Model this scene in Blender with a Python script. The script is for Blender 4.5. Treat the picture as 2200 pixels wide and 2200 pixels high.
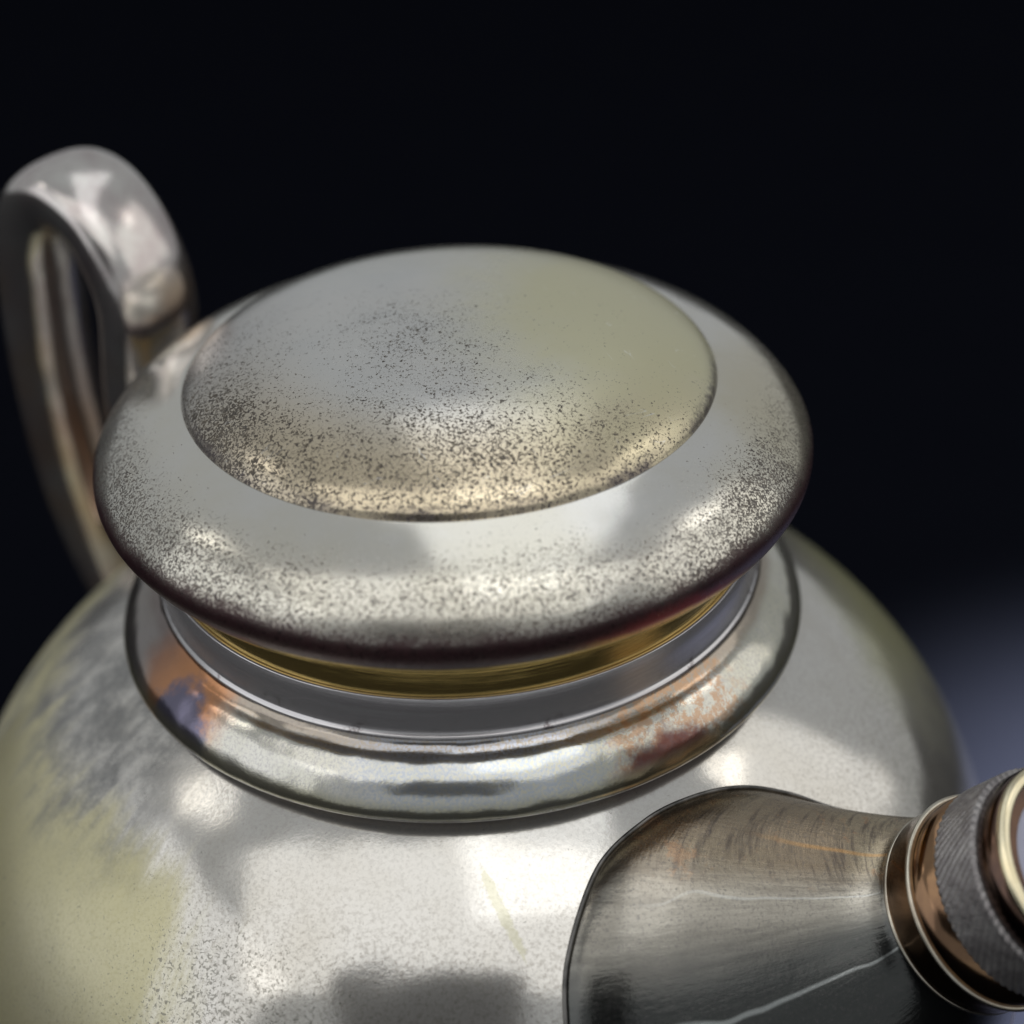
import bpy, bmesh, math
from mathutils import Vector, Matrix
R = math.radians
U = 0.045            # lid radius in metres; the shapes below are written in lid radii
HT = 2.36            # height of the collar foot above the table, in lid radii

for o in list(bpy.data.objects):
    bpy.data.objects.remove(o)
scene = bpy.context.scene
col = scene.collection

# ------------------------------------------------------------------ camera
cam_d = bpy.data.cameras.new('camera')
cam = bpy.data.objects.new('camera', cam_d)
col.objects.link(cam)
c_pos = Vector((0.0, -5.03826, 3.58820))
c_r = Vector((0.99792, -0.05395, -0.03518))
c_u = Vector((0.05892, 0.54412, 0.83694))
c_f = Vector((0.02601, 0.83727, -0.54616))
CAM = (c_pos + Vector((0, 0, HT))) * U
m = Matrix((c_r, c_u, -c_f)).transposed().to_4x4()
m.translation = CAM
cam.matrix_world = m
cam_d.sensor_width = 36.0
cam_d.lens = 4500 / 2200 * 36.0
cam_d.clip_start = 0.005
cam_d.clip_end = 50
cam_d.dof.use_dof = True
cam_d.dof.focus_distance = 5.45 * U
cam_d.dof.aperture_fstop = 11.0
scene.camera = cam

# ------------------------------------------------------------------ light
world = bpy.data.worlds.new('World')
scene.world = world
world.use_nodes = True
bg = world.node_tree.nodes['Background']
bg.inputs[0].default_value = (0.93, 0.97, 1.0, 1)
bg.inputs[1].default_value = 0.36

def aim(o, frm, to):
    o.location = Vector(frm)
    d = Vector(to) - Vector(frm)
    o.rotation_euler = d.to_track_quat('-Z', 'Y').to_euler()

def area(name, frm, to, sx, sy, radiance, colour=(1, 1, 1), spread=180):
    l = bpy.data.lights.new(name, 'AREA')
    l.shape = 'RECTANGLE'
    l.size, l.size_y = sx * U, sy * U
    l.energy = radiance * math.pi * math.pi * 0.25 * 4 / math.pi * (sx * U) * (sy * U)
    l.color = colour
    l.spread = R(spread)
    o = bpy.data.objects.new(name, l)
    col.objects.link(o)
    t = Vector((0, 0, HT)) * U
    aim(o, Vector(frm) * U + t, Vector(to) * U + t)
    return o

# big window-like panels: behind and above the camera, to the left and to the right
area('window_light', (-0.6, -6.0, 9.6), (0.0, -0.3, 0.2), 19.0, 8.2, 0.72, (1.0, 0.985, 0.955))
area('overhead_light', (1.6, 0.2, 9.4), (0.6, 0.1, 0.2), 13.0, 4.6, 0.72, (0.97, 0.985, 1.0))
area('side_light_left', (-10.5, -3.4, 4.0), (-0.5, -0.3, 0.2), 10.0, 8.0, 0.66, (0.97, 0.98, 1.0))
area('side_light_right', (10.0, -1.0, 5.2), (0.5, -0.2, 0.2), 10.0, 8.0, 0.62, (1.0, 0.97, 0.92))
area('small_lamp', (-6.3, 1.1, 6.0), (0, 0, 0.3), 1.5, 1.5, 1.5, (1.0, 0.97, 0.92))
area('small_lamp', (6.1, 0.6, 6.2), (0, 0, 0.3), 1.5, 1.5, 1.2, (1.0, 0.96, 0.9))
sp = bpy.data.lights.new('added_pool_spot', 'SPOT')  # unseen spot, added to make the pool of light on the cloth
sp.energy = 98.0
sp.spot_size = R(52)
sp.spot_blend = 1.0
sp.shadow_soft_size = 0.02
sp.color = (1.0, 0.99, 0.97)
spo = bpy.data.objects.new('added_pool_spot', sp)
col.objects.link(spo)
aim(spo, (4.1 * U, 0.25 * U, 5.4 * U), (3.5 * U, 0.5 * U, 0.0))

vs = scene.view_settings
vs.view_transform = 'Standard'
vs.look = 'None'
vs.exposure = 0.0
vs.gamma = 1.0
scene.render.engine = 'CYCLES'
scene.cycles.max_bounces = 8
scene.cycles.use_denoising = True
scene.cycles.caustics_reflective = False

# ------------------------------------------------------------------ node helper
class S:
    """a socket with arithmetic"""
    def __init__(s, g, sock): s.g, s.s = g, sock
    def _m(s, op, *a):
        n = s.g.nt.nodes.new('ShaderNodeMath'); n.operation = op
        for i, v in enumerate((s,) + a): s.g.put(n.inputs[i], v)
        return S(s.g, n.outputs[0])
    def __add__(s, o): return s._m('ADD', o)
    def __radd__(s, o): return s._m('ADD', o)
    def __sub__(s, o): return s._m('SUBTRACT', o)
    def __rsub__(s, o): return (s * -1) + o
    def __mul__(s, o): return s._m('MULTIPLY', o)
    def __rmul__(s, o): return s._m('MULTIPLY', o)
    def __truediv__(s, o): return s._m('DIVIDE', o)
    def pw(s, o): return s._m('POWER', o)
    def mx(s, o): return s._m('MAXIMUM', o)
    def mn(s, o): return s._m('MINIMUM', o)
    def ab(s): return s._m('ABSOLUTE')
    def clamp(s): return s.mx(0.0).mn(1.0)

class G:
    def __init__(self, name):
        self.m = bpy.data.materials.new(name)
        self.m.use_nodes = True
        self.nt = self.m.node_tree
        self.b = self.nt.nodes['Principled BSDF']
        tc = self.nt.nodes.new('ShaderNodeTexCoord')
        mp = self.nt.nodes.new('ShaderNodeMapping')
        mp.inputs['Scale'].default_value = (1 / U,) * 3
        self.nt.links.new(tc.outputs['Object'], mp.inputs['Vector'])
        self.p = S(self, mp.outputs[0])
        sx = self.nt.nodes.new('ShaderNodeSeparateXYZ')
        self.put(sx.inputs[0], self.p)
        self.x, self.y, self.z = (S(self, sx.outputs[i]) for i in range(3))
        self.r = (self.x * self.x + self.y * self.y).pw(0.5)
        self.az = self.y._m('ARCTAN2', self.x)          # radians
    def put(self, inp, v):
        if isinstance(v, S): self.nt.links.new(v.s, inp)
        elif isinstance(v, tuple) and len(v) == 3 and inp.type == 'RGBA': inp.default_value = v + (1,)
        else: inp.default_value = v
    def vec(self, x, y, z):
        n = self.nt.nodes.new('ShaderNodeCombineXYZ')
        for i, v in enumerate((x, y, z)): self.put(n.inputs[i], v)
        return S(self, n.outputs[0])
    def noise(self, scale, detail=3, rough=0.55, dist=0.0, vec=None, lac=2.0):
        n = self.nt.nodes.new('ShaderNodeTexNoise')
        self.put(n.inputs['Vector'], vec or self.p)
        n.inputs['Scale'].default_value = scale
        n.inputs['Detail'].default_value = detail
        n.inputs['Roughness'].default_value = rough
        n.inputs['Distortion'].default_value = dist
        n.inputs['Lacunarity'].default_value = lac
        return S(self, n.outputs[0])
    def step(self, v, a, b):                      # smooth ramp, 0 at a, 1 at b
        n = self.nt.nodes.new('ShaderNodeMapRange')
        n.interpolation_type = 'SMOOTHSTEP'
        self.put(n.inputs[0], v)
        if (not isinstance(a, S)) and (not isinstance(b, S)) and a > b:
            self.put(n.inputs[1], b); self.put(n.inputs[2], a)
            n.inputs[3].default_value, n.inputs[4].default_value = 1, 0
        else:
            self.put(n.inputs[1], a); self.put(n.inputs[2], b)
        return S(self, n.outputs[0])
    def mix(self, f, a, b):
        n = self.nt.nodes.new('ShaderNodeMix'); n.data_type = 'RGBA'
        self.put(n.inputs[0], f); self.put(n.inputs[6], a); self.put(n.inputs[7], b)
        return S(self, n.outputs[2])
    def blob(self, c, rad, wob=0.25, scale=3.0, soft=0.5, stretch=(1, 1, 1)):
        """a stain around c with an uneven edge"""
        dx, dy, dz = ((self.x - c[0]) / stretch[0], (self.y - c[1]) / stretch[1], (self.z - c[2]) / stretch[2])
        d = (dx * dx + dy * dy + dz * dz).pw(0.5) / rad
        d = d + (self.noise(scale, 5, 0.65) - 0.5) * (wob * 2.2)
        return self.step(d, 1.0 + soft * .5, 1.0 - soft * .5)
    def specks(self, dens, scale=62.0, worm=0.9):
        """short dark pits; dens 0..1 says how many"""
        n1 = self.noise(scale, 1.5, 0.6, worm)
        n2 = self.noise(scale * 0.15, 2, 0.6)
        thr = 0.80 - dens * 0.36
        v = n1 + (n2 - 0.5) * 0.13
        return self.step(v, thr, thr + 0.05)
    def hairs(self, ang, scale=5.0, keep=0.6):
        """a few long fine scratches in one direction"""
        c, s = math.cos(ang), math.sin(ang)
        a, b = self.x * c + self.y * s, self.y * c - self.x * s
        n = self.noise(scale, 2, 0.5, 0.3, vec=self.vec(a * 0.35, b * 4.0, self.z * 4.0))
        gate = self.step(self.noise(scale * 0.8, 2, vec=self.vec(a * 1.2, b * 5.0, self.z)), keep, keep + 0.05)
        return self.step((n - 0.5).ab(), 0.010, 0.002) * gate
    def bump(self, h, strength, dist):
        n = self.nt.nodes.new('ShaderNodeBump')
        n.inputs['Strength'].default_value = strength
        n.inputs['Distance'].default_value = dist * U
        self.put(n.inputs['Height'], h)
        return S(self, n.outputs[0])
    def out(self, colour, rough, metal=1.0, normal=None, **kw):
        self.put(self.b.inputs['Base Color'], colour)
        self.put(self.b.inputs['Roughness'], rough)
        self.put(self.b.inputs['Metallic'], metal)
        if normal is not None: self.put(self.b.inputs['Normal'], normal)
        for k, v in kw.items(): self.put(self.b.inputs[k], v)
        return self.m

SILVER = (0.80, 0.785, 0.75)
YELLOW = (0.56, 0.52, 0.32)
DARK = (0.085, 0.08, 0.085)

# ------------------------------------------------------------------ materials
def mat_dome():
    g = G('tarnished silver, lid dome')
    big = g.noise(2.6, 5, 0.6)
    yel = g.blob((0.50, 0.10, 0.9), 0.50, 0.42, 4.0, 1.1, (0.85, 1.2, 1))
    edge = g.step(g.r, 0.36, 0.66)
    front = g.step(g.y, 0.1, -0.45)
    left = g.step(g.x, -0.30, -0.70)
    mid = g.blob((0.20, -0.14, 0.9), 0.42, 0.45, 4.0, 0.9)
    dens = 0.42 + (edge * front) * 0.40 + left * 0.20 + mid * 0.30 + (big - 0.5) * 0.6
    dens = dens * (1 - yel * 0.65) * g.step(g.y, 0.55, 0.05)
    rimring = g.step(g.r + (g.noise(45, 4, .7) - .5) * .055, 0.708, 0.735)
    sp = g.specks(dens, 138)
    cl = g.mix(g.step(big, 0.35, 0.7), SILVER, (0.74, 0.74, 0.72))
    cl = g.mix((edge * front) * 0.85, cl, (0.76, 0.63, 0.42))
    cl = g.mix(yel * 0.85, cl, (0.60, 0.57, 0.36))
    cl = g.mix(left * 0.55, cl, (0.42, 0.40, 0.38))
    cl = g.mix(g.step(g.y, 0.25, 0.7) * 0.5, cl, (0.56, 0.55, 0.42))
    cl = g.mix(sp * (0.72 + g.noise(9, 3) * 0.5).clamp(), cl, g.mix(g.noise(60, 1), (0.04, 0.04, 0.05), (0.15, 0.12, 0.08)))
    hr = (g.hairs(0.5, 7, .62) + g.hairs(-1.0, 6, .66)).clamp()
    cl = g.mix(hr * 0.5, cl, (0.9, 0.9, 0.88))
    cl = g.mix(rimring * (0.25 + g.step(g.noise(5, 4), .4, .6) * 0.6), cl, (0.10, 0.085, 0.09))
    fine = g.noise(240, 2, 0.7)
    rough = 0.18 + yel * 0.16 + sp * 0.22 + (fine - 0.5) * 0.12 + left * 0.08
    wav = g.noise(3.0, 2, 0.5) * 0.6 + fine * 0.012 - sp * 0.03
    return g.out(cl, rough, 0.92 - yel * 0.25 - sp * 0.3, g.bump(wav, 0.3, 0.03))

def mat_rim():
    g = G('tarnished silver, lid rim')
    big = g.noise(2.2, 5, 0.62)
    band = g.step(g.r + (big - .5) * .08, 0.78, 0.94)
    right = g.step(g.x, 0.45, 0.8) * g.step(g.y, -0.6, -0.1)
    left = g.step(g.x, -0.5, -0.9)
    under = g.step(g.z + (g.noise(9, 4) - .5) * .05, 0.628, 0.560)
    back = g.step(g.y, 0.1, 0.5)
    dens = band * (0.53 + left * 0.12) + 0.24 + (big - 0.5) * 0.5 - right * 0.20 - back * 0.3 + g.step(g.x, 0.2, 0.8) * 0.15
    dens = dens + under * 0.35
    sp = g.specks(dens, 165)
    cl = g.mix(g.step(big, 0.3, 0.7), SILVER, (0.76, 0.73, 0.64))
    cl = g.mix(band * 0.5, cl, (0.80, 0.75, 0.62))
    cl = g.mix(g.blob((0.93, -0.12, 0.66), 0.28, 0.4, 5, 0.9) * 0.7, cl, (0.66, 0.60, 0.44))
    cl = g.mix(left * band * 0.35, cl, (0.40, 0.40, 0.39))
    cl = g.mix(sp * (0.68 + g.noise(8, 3) * 0.5).clamp(), cl, g.mix(g.noise(60, 1), (0.04, 0.038, 0.045), (0.16, 0.13, 0.10)))
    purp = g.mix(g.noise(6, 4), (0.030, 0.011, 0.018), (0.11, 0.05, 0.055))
    cl = g.mix(under * (0.80 + g.noise(70, 2) * 0.25).clamp(), cl, purp)  # violet tarnish, with the dark reflection below the rim painted in
    fire = g.blob((0.50, -0.79, 0.485), 0.25, 0.35, 8, 0.8, (1, 1, .26))
    hot = g.mix(g.step(g.z + (g.noise(20, 3) - .5) * .03, 0.495, 0.53), (0.90, 0.52, 0.10), (0.36, 0.05, 0.06))
    cl = g.mix(fire * 0.9, cl, hot)
    fine = g.noise(240, 2, 0.7)
    rough = 0.15 + sp * 0.22 + (fine - .5) * .10 + band * 0.04 - under * 0.04
    wav = g.noise(2.6, 2, 0.5) + fine * 0.012 - sp * 0.03
    return g.out(cl, rough, 0.90 - sp * 0.3, g.bump(wav, 0.3, 0.03))

def mat_gold():
    g = G('gilded brass lining')
    lines = g.noise(1.0, 4, 0.7, vec=g.vec(g.az * 0.6, 0.0, g.z * 190))
    cl = g.mix(lines, (0.95, 0.70, 0.24), (0.80, 0.56, 0.20))
    return g.out(cl, 0.09 + lines * 0.10, 0.90, g.bump(lines, 0.2, 0.004))

def mat_neck():
    g = G('brushed silver neck')
    lines = g.noise(1.0, 5, 0.75, vec=g.vec(g.az * 0.9, 0.0, g.z * 170))
    cl = g.mix(g.step(lines, .25, .75), (0.78, 0.76, 0.76), (0.58, 0.55, 0.56))
    stain = g.step(g.noise(14, 4, .7), 0.56, 0.66) * g.step(g.z, 0.24, 0.19)
    cl = g.mix(stain * 0.7, cl, (0.18, 0.14, 0.14))
    return g.out(cl, 0.16 + lines * 0.14, 0.76, g.bump(lines, 0.15, 0.004))

def mat_collar():
    g = G('heat-tinted silver collar')
    big = g.noise(3.0, 5, 0.62)
    fine = g.noise(120, 3, 0.7)
    streak = g.noise(1.0, 4, 0.65, vec=g.vec(g.az * 9, g.r * 1.5, 0.0))
    cl = g.mix(g.step(big, 0.3, 0.7), (0.76, 0.74, 0.68), (0.66, 0.64, 0.52))
    cl = g.mix(g.step(fine, 0.40, 0.70) * 0.45, cl, (0.42, 0.40, 0.42))
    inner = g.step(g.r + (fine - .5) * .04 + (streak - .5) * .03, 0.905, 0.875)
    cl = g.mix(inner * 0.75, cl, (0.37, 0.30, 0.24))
    # bluish bloom along the crest at the front
    bloom = g.blob((0.02, -0.93, 0.12), 0.34, 0.35, 7, 0.9)
    cl = g.mix(bloom * g.step(fine, 0.35, 0.6) * 0.4, cl, (0.55, 0.66, 0.86))
    # copper showing through, front right
    cop = g.blob((0.56, -0.75, 0.10), 0.20, 0.75, 9, 0.4, (1.25, 1, 1))
    cop = cop * g.step(g.noise(34, 5, .75), 0.42, 0.56)
    cl = g.mix(cop * 0.75, cl, (0.58, 0.35, 0.20))
    red = g.blob((0.52, -0.84, 0.02), 0.16, 0.5, 12, 0.5, (1.2, 1, .6))
    cl = g.mix(red * 0.9, cl, (0.12, 0.035, 0.035))
    # violet and orange tint at the left
    orr = g.blob((-0.77, -0.50, 0.13), 0.19, 0.4, 7, 0.7)
    cl = g.mix(orr * 0.95, cl, (0.64, 0.30, 0.14))
    blu = g.blob((-0.80, -0.58, 0.04), 0.13, 0.7, 12, 0.5) 
    cl = g.mix(blu * 0.85, cl, (0.14, 0.18, 0.30))
    drk = g.blob((-0.93, -0.10, 0.1), 0.30, 0.3, 4, 0.7)
    cl = g.mix(drk * 0.7, cl, (0.16, 0.13, 0.14))
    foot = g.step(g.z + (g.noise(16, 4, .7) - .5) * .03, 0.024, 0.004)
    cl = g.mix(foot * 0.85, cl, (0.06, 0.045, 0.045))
    olive = g.step(g.z, 0.075, 0.04) * 0.6
    cl = g.mix(olive * (1 - foot), cl, (0.42, 0.39, 0.24))
    rough = 0.16 + (fine - .5) * 0.18 + foot * 0.2
    return g.out(cl, rough, 0.86, g.bump(g.noise(4, 2) + fine * 0.02, 0.5, 0.03))

def mat_body():
    g = G('tarnished silver, belly')
    big = g.noise(1.8, 6, 0.62)
    fine = g.noise(90, 3, 0.7)
    drip = g.noise(1.0, 5, 0.65, vec=g.vec(g.az * 12, g.z * 1.6, g.r * 1.2))
    cl = g.mix(g.step(big, 0.35, 0.7), (0.77, 0.745, 0.70), (0.69, 0.655, 0.59))
    cl = g.mix(g.step(fine, 0.42, 0.70) * (0.26 + 0.44 * g.step(g.z, -0.08, -0.25)), cl, (0.40, 0.37, 0.33))
    # olive-yellow film: left flank and right shoulder, edged with runs
    e = (drip - .5) * 0.34 + (big - .5) * 0.25
    film = g.step(g.az + e * 1.3, -2.08, -2.30) + g.step(g.az, 2.0, 2.4)
    film = film.clamp() * g.step(g.z + e * 0.8, -0.14, -0.26)
    cl = g.mix(film * (0.45 + g.noise(1.3, 4) * 0.7).clamp(), cl, (0.60, 0.55, 0.29))
    filmr = g.blob((1.22, 0.40, -0.45), 0.42, 0.35, 3, 0.8, (0.7, 1.6, 0.8))
    cl = g.mix(filmr * 0.9, cl, (0.50, 0.49, 0.27))
    # grey smoky patch, upper left
    smoke = g.step(g.az + e, -2.30, -2.60) * g.step(g.z + e * 0.9, -0.36, -0.20)
    smoke = (smoke + g.step(g.az, 1.6, 2.4) * 0.8).clamp()
    cl = g.mix(smoke * 0.8 * g.step(g.noise(7, 6, .7) + (drip - .5) * .5, 0.30, 0.65), cl, (0.20, 0.20, 0.20))
    # pits at the film's edge
    pitz = g.step(g.az + e, -1.80, -2.02) * g.step(g.az, -2.4, -2.1) * g.step(g.z, -0.15, -0.28)
    sp = g.specks(0.18 + pitz * 0.42 + g.step(g.z, -0.1, -0.4) * 0.12, 100)
    cl = g.mix(sp * 0.75, cl, (0.20, 0.19, 0.16))
    sp2 = g.specks(0.44 + (big - .5) * .5, 170) * (0.35 + 0.65 * g.step(g.z, -0.06, -0.26))
    cl = g.mix(sp2 * 0.55, cl, (0.25, 0.22, 0.18))
    # a scratch-shaped yellow stain in the bright front
    ax, az_ = -0.052, -0.150            # from (x, z) down to the right
    t = (g.z + 0.075) / -0.155
    cx = t * 0.105 + 0.012
    w = (g.step(t, 0.0, 0.25) * g.step(t, 1.15, 0.8)) * 0.017
    d = (g.x - cx + (g.noise(55, 4, .75) - .5) * .045).ab()
    sc = g.step(w - d, 0.0, 0.006) * g.step(g.y, -0.5, -0.6)
    cl = g.mix(sc * 0.5, cl, (0.52, 0.50, 0.32))
    rough = 0.14 + film * 0.22 + smoke * 0.15 + (fine - .5) * 0.14 + filmr * .1
    wav = g.noise(1.7, 2, 0.5) + fine * 0.010
    return g.out(cl, rough, 0.86 - film * 0.3 - smoke * 0.25 - filmr * 0.25, g.bump(wav, 0.5, 0.035))

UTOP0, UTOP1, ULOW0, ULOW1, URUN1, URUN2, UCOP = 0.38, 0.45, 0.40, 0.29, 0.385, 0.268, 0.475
def mat_spout():
    g = G('dark tarnished silver, spout')
    uv = g.nt.nodes.new('ShaderNodeUVMap'); uv.uv_map = 'UVMap'
    sx = g.nt.nodes.new('ShaderNodeSeparateXYZ')
    g.nt.links.new(uv.outputs[0], sx.inputs[0])
    u, v = S(g, sx.outputs[0]), S(g, sx.outputs[1])
    big = g.noise(2.6, 6, 0.65)
    fine = g.noise(110, 3, 0.75)
    streak = g.noise(1.0, 5, 0.7, vec=g.vec(u * 70, v * 3.0, 0.0))
    hatch = g.noise(1.0, 4, 0.7, vec=g.vec(u * 40 + v * 30, v * 6, 3.0))
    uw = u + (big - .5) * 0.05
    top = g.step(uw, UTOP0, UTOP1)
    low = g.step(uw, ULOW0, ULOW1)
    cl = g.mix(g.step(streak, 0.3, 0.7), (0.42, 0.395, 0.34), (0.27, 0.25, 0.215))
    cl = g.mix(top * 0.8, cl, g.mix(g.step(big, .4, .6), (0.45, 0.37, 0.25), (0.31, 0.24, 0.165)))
    cl = g.mix(g.step(hatch, 0.50, 0.66) * top * 0.7, cl, (0.12, 0.10, 0.09))
    cop = g.step(g.noise(9, 6, .75), 0.55, 0.64) * top
    cl = g.mix(cop * 0.65, cl, (0.48, 0.30, 0.18))
    cl = g.mix(low * 0.92, cl, (0.06, 0.065, 0.065))  # dark reflection on the spout's underside, painted into the colour
    cl = g.mix(g.step(fine, 0.50, 0.70) * 0.55, cl, (0.13, 0.12, 0.12))
    # pale dried runs and one coppery one along the spout
    wob = (g.noise(1.0, 1.5, 0.5, vec=g.vec(v * 4.0, u * 3.0, 1.0)) - .5) * 0.05
    def run(uc, w, v0):
        d = (u - uc + wob * (1.2 - v)).ab() 
        return g.step(d, w, w * 0.15) * g.step(v, v0, v0 + 0.3)
    cl = g.mix(run(URUN1, 0.0026, 0.15) * 0.35, cl, (0.62, 0.63, 0.60))
    cl = g.mix(run(URUN2, 0.0032, 0.15) * 0.6, cl, (0.62, 0.64, 0.62))
    cl = g.mix(run(UCOP, 0.007, 0.35) * 0.6, cl, (0.62, 0.36, 0.15))
    rough = 0.20 + (fine - .5) * 0.22 + top * 0.08
    return g.out(cl, rough, 0.95, g.bump(fine * 0.03 + streak * 0.10 + hatch * top * 0.10 + big * 0.3, 0.5, 0.02))

def mat_simple(name, colour, colour2, rough, scale=20, metal=1.0, bump=0.0):
    g = G(name)
    n = g.noise(scale, 5, 0.65)
    f = g.noise(scale * 8, 3, 0.7)
    cl = g.mix(g.step(n, 0.3, 0.7), colour, colour2)
    return g.out(cl, rough + (f - .5) * 0.15, metal, g.bump(n + f * 0.1, 0.4, bump) if bump else None)

def mat_handle():
    g = G('tarnished silver, handle')
    n = g.noise(3.0, 5, 0.65)
    cl = g.mix(g.step(n, 0.3, 0.65), (0.74, 0.72, 0.68), (0.52, 0.45, 0.44))
    cop = g.step(g.z + (n - .5) * .3, 0.80, 0.66) * g.step(g.noise(2.2, 3), 0.40, 0.6)
    cl = g.mix(cop * 0.6, cl, (0.62, 0.42, 0.27))
    return g.out(cl, 0.13 + n * 0.12, 0.92, g.bump(g.noise(2.5, 2), 0.5, 0.03))

def mat_cloth():
    g = G('dark navy cloth')
    n = g.noise(1.2, 4, 0.6)
    w = g.noise(55, 3, 0.7)
    cl = g.mix(n, (0.0040, 0.0045, 0.0072), (0.0050, 0.0056, 0.0086))
    return g.out(cl, 0.95, 0.0, g.bump(w, 0.3, 0.02), **{'Specular IOR Level': 0.0})

M = dict(dome=mat_dome(), rim=mat_rim(), gold=mat_gold(), neck=mat_neck(), collar=mat_collar(), body=mat_body(),
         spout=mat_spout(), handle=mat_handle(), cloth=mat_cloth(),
         seam=mat_simple('blackened solder', (0.07, 0.07, 0.068), (0.24, 0.23, 0.22), 0.5, 12),
         bronze=mat_simple('bronze-tinted ferrule', (0.33, 0.20, 0.11), (0.20, 0.12, 0.075), 0.16, 5),
         wire=mat_simple('worn silver wire', (0.66, 0.62, 0.52), (0.40, 0.35, 0.28), 0.3, 9),
         knurl=mat_simple('grey knurled metal', (0.44, 0.42, 0.41), (0.26, 0.24, 0.24), 0.48, 22, 0.8, 0.02),
         band=mat_simple('dark bronze band', (0.16, 0.095, 0.065), (0.08, 0.055, 0.05), 0.18, 4),
         lip=mat_simple('pale brass lip', (0.86, 0.78, 0.56), (0.80, 0.70, 0.46), 0.22, 8),
         plug=mat_simple('lavender grey painted sky reflection', (0.42, 0.42, 0.52), (0.36, 0.36, 0.46), 0.35, 8, 0.0),  # lavender stands for sky reflected inside the mouth, painted as base colour
         phone=mat_simple('grey phone case', (0.16, 0.16, 0.165), (0.18, 0.18, 0.185), 0.5, 8, 0.0),
         lens=mat_simple('lens glass', (0.004, 0.004, 0.006), (0.006, 0.006, 0.01), 0.05, 8, 0.0))

# ------------------------------------------------------------------ mesh helpers
def spl(P, n=10):
    """Catmull-Rom through the points"""
    P = [Vector(p) for p in P]
    Q = [2 * P[0] - P[1]] + P + [2 * P[-1] - P[-2]]
    out = []
    for i in range(1, len(Q) - 2):
        a, b, c, d = Q[i - 1:i + 3]
        for k in range(n):
            t = k / n
            out.append(.5 * (2 * b + (c - a) * t + (2 * a - 5 * b + 4 * c - d) * t * t + (3 * b - a - 3 * c + d) * t ** 3))
    out.append(P[-1])
    return out

def empty(name, loc=(0, 0, 0)):
    o = bpy.data.objects.new(name, None)
    o.empty_display_size = 0.02
    o.location = loc
    col.objects.link(o)
    return o

def tag(o, label, cat, kind=None):
    o['label'] = label
    if cat: o['category'] = cat
    if kind: o['kind'] = kind

def mesh_obj(name, verts, faces, mat, parent=None, loc=(0, 0, 0), smooth=True):
    me = bpy.data.meshes.new(name)
    me.from_pydata([tuple(Vector(v) * U) for v in verts], [], faces)
    me.update()
    bm = bmesh.new(); bm.from_mesh(me)
    bmesh.ops.remove_doubles(bm, verts=bm.verts, dist=1e-7)
    bmesh.ops.recalc_face_normals(bm, faces=bm.faces)
    bm.to_mesh(me); bm.free()
    if smooth:
        for p in me.polygons: p.use_smooth = True
    me.materials.append(mat)
    o = bpy.data.objects.new(name, me)
    col.objects.link(o)
    o.parent = parent
    o.location = Vector(loc) * U
    return o

def grid_faces(nr, ns, close_r=False):
    f = []
    for i in range(nr if close_r else nr - 1):
        for j in range(ns):
            i2, j2 = (i + 1) % nr, (j + 1) % ns
            f.append((i * ns + j, i * ns + j2, i2 * ns + j2, i2 * ns + j))
    return f

def lathe(name, prof, mat, parent, loc=(0, 0, 0), ns=256, closed=False, frame=None, shape=None):
    """revolve (r, z) about the axis; frame = (origin, axis, e1, e2) for a tilted axis"""
    if frame is None:
        frame = (Vector((0, 0, 0)), Vector((0, 0, 1)), Vector((1, 0, 0)), Vector((0, 1, 0)))
    o, ax, e1, e2 = frame
    v = []
    for i, (r, z) in enumerate((p[0], p[1]) for p in prof):
        for j in range(ns):
            a = 2 * math.pi * j / ns
            rr = r if shape is None else shape(r, z, a)
            v.append(o + ax * z + e1 * (rr * math.cos(a)) + e2 * (rr * math.sin(a)))
    return mesh_obj(name, v, grid_faces(len(prof), ns, closed), mat, parent, loc)

def sweep(name, path, section, mat, parent, loc=(0, 0, 0), side=None, closed=False, cap=True):
    """section: list of (a, b) along side and the path normal, or a function of 0..1"""
    n = len(path); v = []; ns = None
    for i, p in enumerate(path):
        if closed: t = path[(i + 1) % n] - path[i - 1]
        else: t = path[min(i + 1, n - 1)] - path[max(i - 1, 0)]
        t.normalize()
        s = side[i] if isinstance(side, list) else side
        s = (s - t * s.dot(t)).normalized()
        k = t.cross(s)
        sec = section(i / (n - 1)) if callable(section) else section
        ns = len(sec)
        for a, b in sec: v.append(p + s * a + k * b)
    f = grid_faces(n, ns, closed)
    if cap and not closed:
        f.append(tuple(range(ns))); f.append(tuple(range((n - 1) * ns, n * ns)))
    return mesh_obj(name, v, f, mat, parent, loc)

def ring_section(a, b, n=24, e=2.0):
    o = []
    for k in range(n):
        t = 2 * math.pi * k / n
        c, s = math.cos(t), math.sin(t)
        o.append((a * math.copysign(abs(c) ** (2 / e), c), b * math.copysign(abs(s) ** (2 / e), s)))
    return o

# ------------------------------------------------------------------ the table
bm_v, bm_f = [], []
N = 60
for i in range(N + 1):
    for j in range(N + 1):
        x, y = -40 + 80 * i / N, -25 + 80 * j / N
        bm_v.append((x, y, 0.0))
for i in range(N):
    for j in range(N):
        a = i * (N + 1) + j
        bm_f.append((a, a + N + 1, a + N + 2, a + 1))
table = mesh_obj('table', bm_v, bm_f, M['cloth'])
tag(table, 'dark navy cloth surface under and behind the teapot', None, 'structure')

# ------------------------------------------------------------------ the teapot
pot = empty('teapot')
tag(pot, 'round tarnished silver teapot with a short spout and looped handle', 'teapot')
LOC = (0, 0, HT)

A_, C1, EX, ZC = 1.64, 1.30, 2.2, -1.135
SH = -0.012
def body_r(z):
    v = 1 - abs((z - ZC) / C1) ** EX
    return A_ * max(v, 0) ** (1 / EX)

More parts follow.
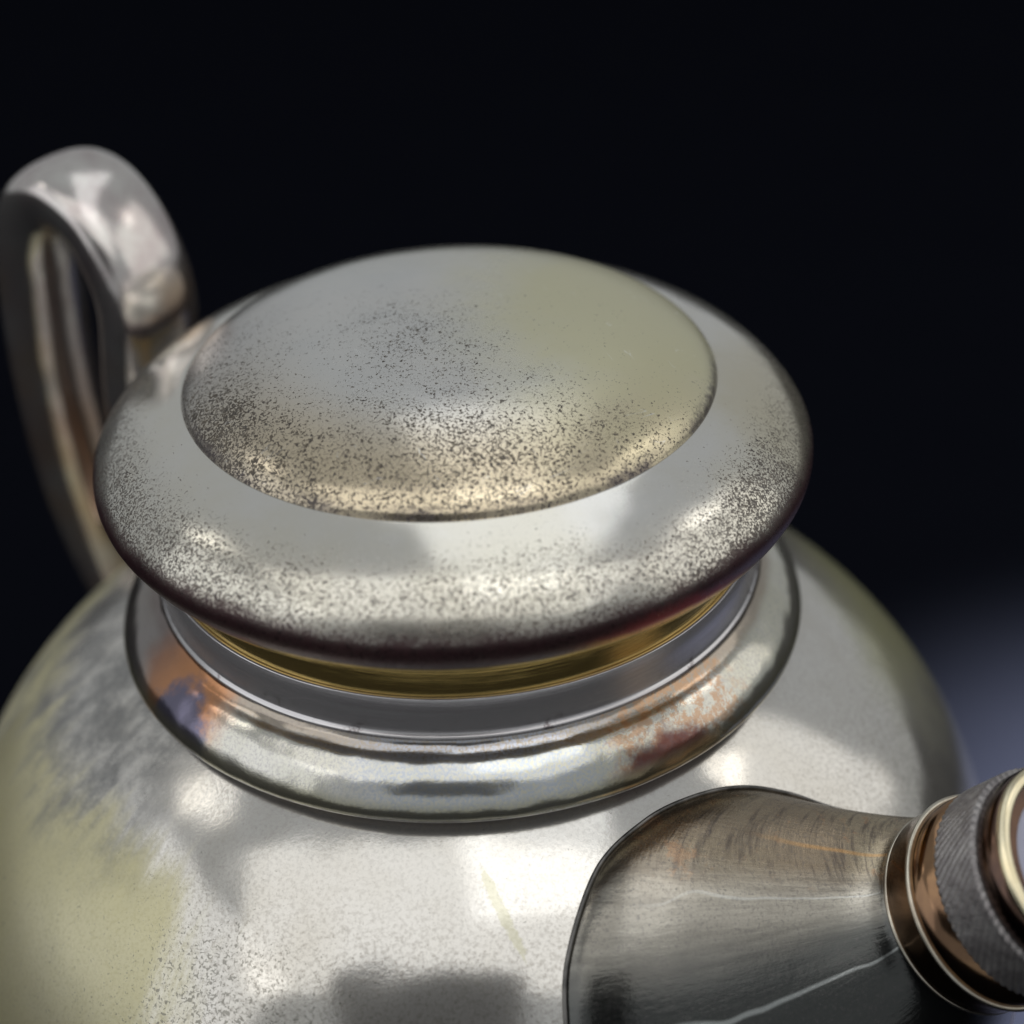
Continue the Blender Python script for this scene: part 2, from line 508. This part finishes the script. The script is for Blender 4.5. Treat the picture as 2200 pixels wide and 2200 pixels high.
prof = [(0.88, 0.004)]
z = -0.015
while z > -2.15:
    prof.append((body_r(z), z)); z -= 0.03
prof += [(0.98, -2.20), (0.95, -2.23), (1.0, -2.30), (1.02, -2.36), (0.94, -2.36), (0.0, -2.33)]
body = lathe('body', prof, M['body'], pot, (SH, 0, HT), 320)

collar_prof = spl([(0.858, 0.188), (0.866, 0.168), (0.884, 0.152), (0.912, 0.138), (0.943, 0.113), (0.968, 0.081), (0.984, 0.047), (0.989, 0.024), (0.983, 0.006), (0.965, -0.006), (0.93, -0.012)], 6)
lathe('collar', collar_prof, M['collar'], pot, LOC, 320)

neck_prof = [(0.80, 0.10), (0.830, 0.290)] + [(0.836, 0.2965), (0.8455, 0.2965), (0.847, 0.294)] + \
            [(0.849, 0.25)] + spl([(0.8515, 0.220), (0.853, 0.203), (0.855, 0.194), (0.858, 0.189), (0.8625, 0.183), (0.862, 0.174), (0.862, 0.14)], 5)
lathe('neck', neck_prof, M['neck'], pot, LOC, 320)

# handle: a fat rounded strap in the plane opposite the spout
haz = R(140)
hh = Vector((math.cos(haz), math.sin(haz), 0)); hn = Vector((-hh.y, hh.x, 0))
hp = [(1.25, -0.26), (1.235, -0.05), (1.225, 0.20), (1.22, 0.38), (1.205, 0.52), (1.195, 0.64), (1.22, 0.765), (1.285, 0.885), (1.375, 0.965), (1.49, 0.985), (1.60, 0.92), (1.67, 0.78),
      (1.70, 0.58), (1.71, 0.26), (1.67, -0.11), (1.61, -0.31), (1.54, -0.47), (1.40, -0.70)]
path = [hh * (p[0] - 0.012) + Vector((0, 0, p[1])) for p in spl([Vector((a, b)) for a, b in hp], 8)]
def hsec(t):
    w = 0.170 + 0.008 * math.cos(t * math.pi * 2) - 0.050 * max(0.0, t - 0.5) * 2
    sec = []
    for k in range(28):
        a = 2 * math.pi * k / 28
        c, s = math.cos(a), math.sin(a)
        b = (0.138 - 0.03 * max(0.0, t - 0.5) * 2) * s if s > 0 else 0.085 * math.copysign(abs(s) ** 0.7, s)
        sec.append((w * math.copysign(abs(c) ** 0.85, c), b))
    return sec
sweep('handle', path, hsec, M['handle'], pot, LOC, -hn)

# spout: lofted from its soldered base line on the belly to the round neck
saz, sel = R(-40), R(47.9)
sh_ = Vector((math.cos(saz), math.sin(saz), 0))
sax = (sh_ * math.cos(sel) + Vector((0, 0, math.sin(sel)))).normalized()
c0 = sh_ * 1.669 + Vector((0, 0, -0.332))
se1 = sax.cross(Vector((0, 0, 1))).normalized()
se2 = se1.cross(sax).normalized()
base_pts = [(-33, -1.40), (-50, -1.45), (-67, -1.24), (-77.5, -.9), (-81.5, -.6), (-81.3, -.35), (-79.2, -.22), (-73.2, -.115), (-64.0, -.075), (-55, -.075), (-47.6, -.10), (-42.2, -.15), (-38.0, -.22), (-30, -.36), (-21, -.58), (-14, -.85),
            (-19, -1.16)]
def on_body(azd, z, lift=0.0):
    rr = body_r(z)
    a = R(azd)
    p = Vector((rr * math.cos(a), rr * math.sin(a), z))
    e = 1e-3
    dr = (body_r(z + e) - body_r(z - e)) / (2 * e)
    nrm = Vector((math.cos(a), math.sin(a), -dr)).normalized()
    return p + nrm * lift, nrm
loop = [Vector(p) for p in base_pts]
ext = loop[-2:] + loop + loop[:3]
lp = spl(ext, 12)[24:24 + 12 * len(loop)]
base = [on_body(p.x, p.y, -0.004) for p in lp]
# matching directions on the spout's neck circle
cen = sum((b[0] for b in base), Vector()) / len(base)
angs = []
for b, n in base:
    d = b - cen
    angs.append(math.atan2(d.dot(se2), d.dot(se1)))
un = [angs[0]]
for a in angs[1:]:
    while a - un[-1] > math.pi: a -= 2 * math.pi
    while a - un[-1] < -math.pi: a += 2 * math.pi
    un.append(a)
NL = 40
verts = []
nb = len(base)
tot = un[-1] - un[0]
sgn = 1 if tot > 0 else -1
for i in range(NL + 1):
    t = i / NL
    h00, h10 = 2 * t ** 3 - 3 * t ** 2 + 1, t ** 3 - 2 * t ** 2 + t
    h01, h11 = -2 * t ** 3 + 3 * t ** 2, t ** 3 - t ** 2
    for j, (b, n) in enumerate(base):
        a = un[j]
        d = se1 * math.cos(a) + se2 * math.sin(a)
        e = c0 + d * 0.262
        L = (e - b).length
        inward = (cen - b); inward = (inward - n * inward.dot(n)).normalized()
        m0 = (n * 0.60 + inward * 0.50) * L
        m1 = sax * L * 0.45
        verts.append(b * h00 + m0 * h10 + e * h01 + m1 * h11)
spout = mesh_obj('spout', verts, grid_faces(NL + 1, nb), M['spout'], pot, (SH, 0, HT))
uvl = spout.data.uv_layers.new(name='UVMap')
assert len(spout.data.vertices) == (NL + 1) * nb
for poly in spout.data.polygons:
    us = [((vi % nb) / nb, (vi // nb) / NL) for vi in poly.vertices]
    wrap = max(q[0] for q in us) - min(q[0] for q in us) > 0.5
    for li, q in zip(poly.loop_indices, us):
        uvl.data[li].uv = (q[0] + (1.0 if wrap and q[0] < 0.5 else 0.0), q[1])
seam_path = [on_body(p.x, p.y, 0.002) for p in lp]
sweep('seam', [p for p, n in seam_path], ring_section(0.007, 0.006, 10), M['seam'], spout, (0, 0, 0), [n for p, n in seam_path], closed=True)

fr = (c0, sax, se1, se2)
def tlathe(name, prof, mat, ns=160, **k): return lathe(name, prof, mat, spout, (0, 0, 0), ns, frame=fr, **k)
tlathe('ferrule', [(0.255, -0.02), (0.266, 0.004), (0.272, 0.012), (0.275, 0.10), (0.278, 0.2), (0.20, 0.205)], M['bronze'])
for tz, rr in ((0.004, 0.268), (0.106, 0.282)):
    tlathe('bead', [(rr + 0.009 * math.cos(a) - 0.003, tz + 0.007 * math.sin(a)) for a in [2 * math.pi * k / 12 for k in range(12)]], M['wire'], closed=True)
def knurl(r, z, a):
    if r < 0.27: return r
    ph = a * 74 - z * 230
    ph2 = a * 60 + z * 520
    return r + 0.0058 * abs(math.sin(ph * 0.5)) * (0.75 + 0.25 * abs(math.sin(ph2 * .5)))
kp = [(0.22, 0.203), (0.262, 0.203)] + [(0.276, 0.207 + 0.133 * k / 28) for k in range(29)] + [(0.258, 0.344), (0.2, 0.344)]
tlathe('knurled_ring', kp, M['knurl'], 592, shape=knurl)
tlathe('end_band', [(0.2, 0.343), (0.262, 0.345), (0.268, 0.352), (0.268, 0.412), (0.262, 0.418), (0.2, 0.418)], M['band'])
tlathe('lip', spl([(0.262, 0.416), (0.268, 0.421), (0.267, 0.432), (0.258, 0.438), (0.245, 0.440), (0.237, 0.434), (0.234, 0.41), (0.232, 0.36)], 4), M['lip'])
tlathe('inner_disc', [(0.236, 0.40), (0.225, 0.405), (0.12, 0.412), (0.0, 0.415)], M['plug'])

# ------------------------------------------------------------------ the lid
LL = (0, 0, 0)
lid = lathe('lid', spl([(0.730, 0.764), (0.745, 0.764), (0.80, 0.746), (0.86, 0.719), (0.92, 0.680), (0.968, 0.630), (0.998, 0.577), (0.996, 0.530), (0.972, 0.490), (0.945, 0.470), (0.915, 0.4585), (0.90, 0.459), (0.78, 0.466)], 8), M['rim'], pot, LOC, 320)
lid['label'] = 'speckled tarnished silver lid with a low dome'
dome = lathe('dome', spl([(0.0, 0.942), (.15, .939), (.3, .928), (.43, .911), (.54, .886), (.63, .851), (.69, .816), (.722, .786), (.733, .768), (.736, .760)], 8), M['dome'], lid, LL, 320)
lathe('edge_bead', [(0.936 + 0.008 * math.cos(a), 0.4610 + 0.007 * math.sin(a)) for a in [2 * math.pi * k / 12 for k in range(12)]], M['gold'], lid, LL, 320, closed=True)
lathe('flange', [(0.79, 0.470), (0.795, 0.455), (0.822, 0.36), (0.8335, 0.30), (0.8335, 0.15), (0.78, 0.15), (0.775, 0.46)], M['gold'], lid, LL, 320)

# ------------------------------------------------------------------ the phone that takes the picture (mirrored in the silver)
ph = empty('phone', CAM)
tag(ph, 'dark phone mirrored as a rounded grey shape on the belly front', 'phone')
back = m.to_3x3()
def phone_part(name, verts, faces, mat):
    o = mesh_obj(name, verts, faces, mat, ph)
    return o
def slab(w, h, r, z0, z1, cx, cy, n=8):
    v = []; loopn = 4 * (n + 1)
    for zz, ins in ((z0, .04), (z0 + .03, 0), (z1 - .03, 0), (z1, .04)):
        for q, (sx, sy) in enumerate(((1, 1), (-1, 1), (-1, -1), (1, -1))):
            for k in range(n + 1):
                a = math.pi / 2 * (q + k / n)
                v.append(Vector((cx + sx * (w / 2 - r) + (r - ins) * math.cos(a), cy + sy * (h / 2 - r) + (r - ins) * math.sin(a), zz)))
    f = grid_faces(4, loopn)
    f.append(tuple(range(loopn))); f.append(tuple(range(3 * loopn, 4 * loopn)))
    return [back @ p for p in v], f
v, f = slab(3.7, 2.3, 0.34, 0.06, 0.24, -0.95, -0.70)
phone_part('case', v, f, M['phone'])
for cx, cy in ((0.0, -0.42), (-0.42, 0.0)):
    lv, lf = slab(0.32, 0.32, 0.158, 0.03, 0.09, cx, cy)
    phone_part('lens', lv, lf, M['lens'])
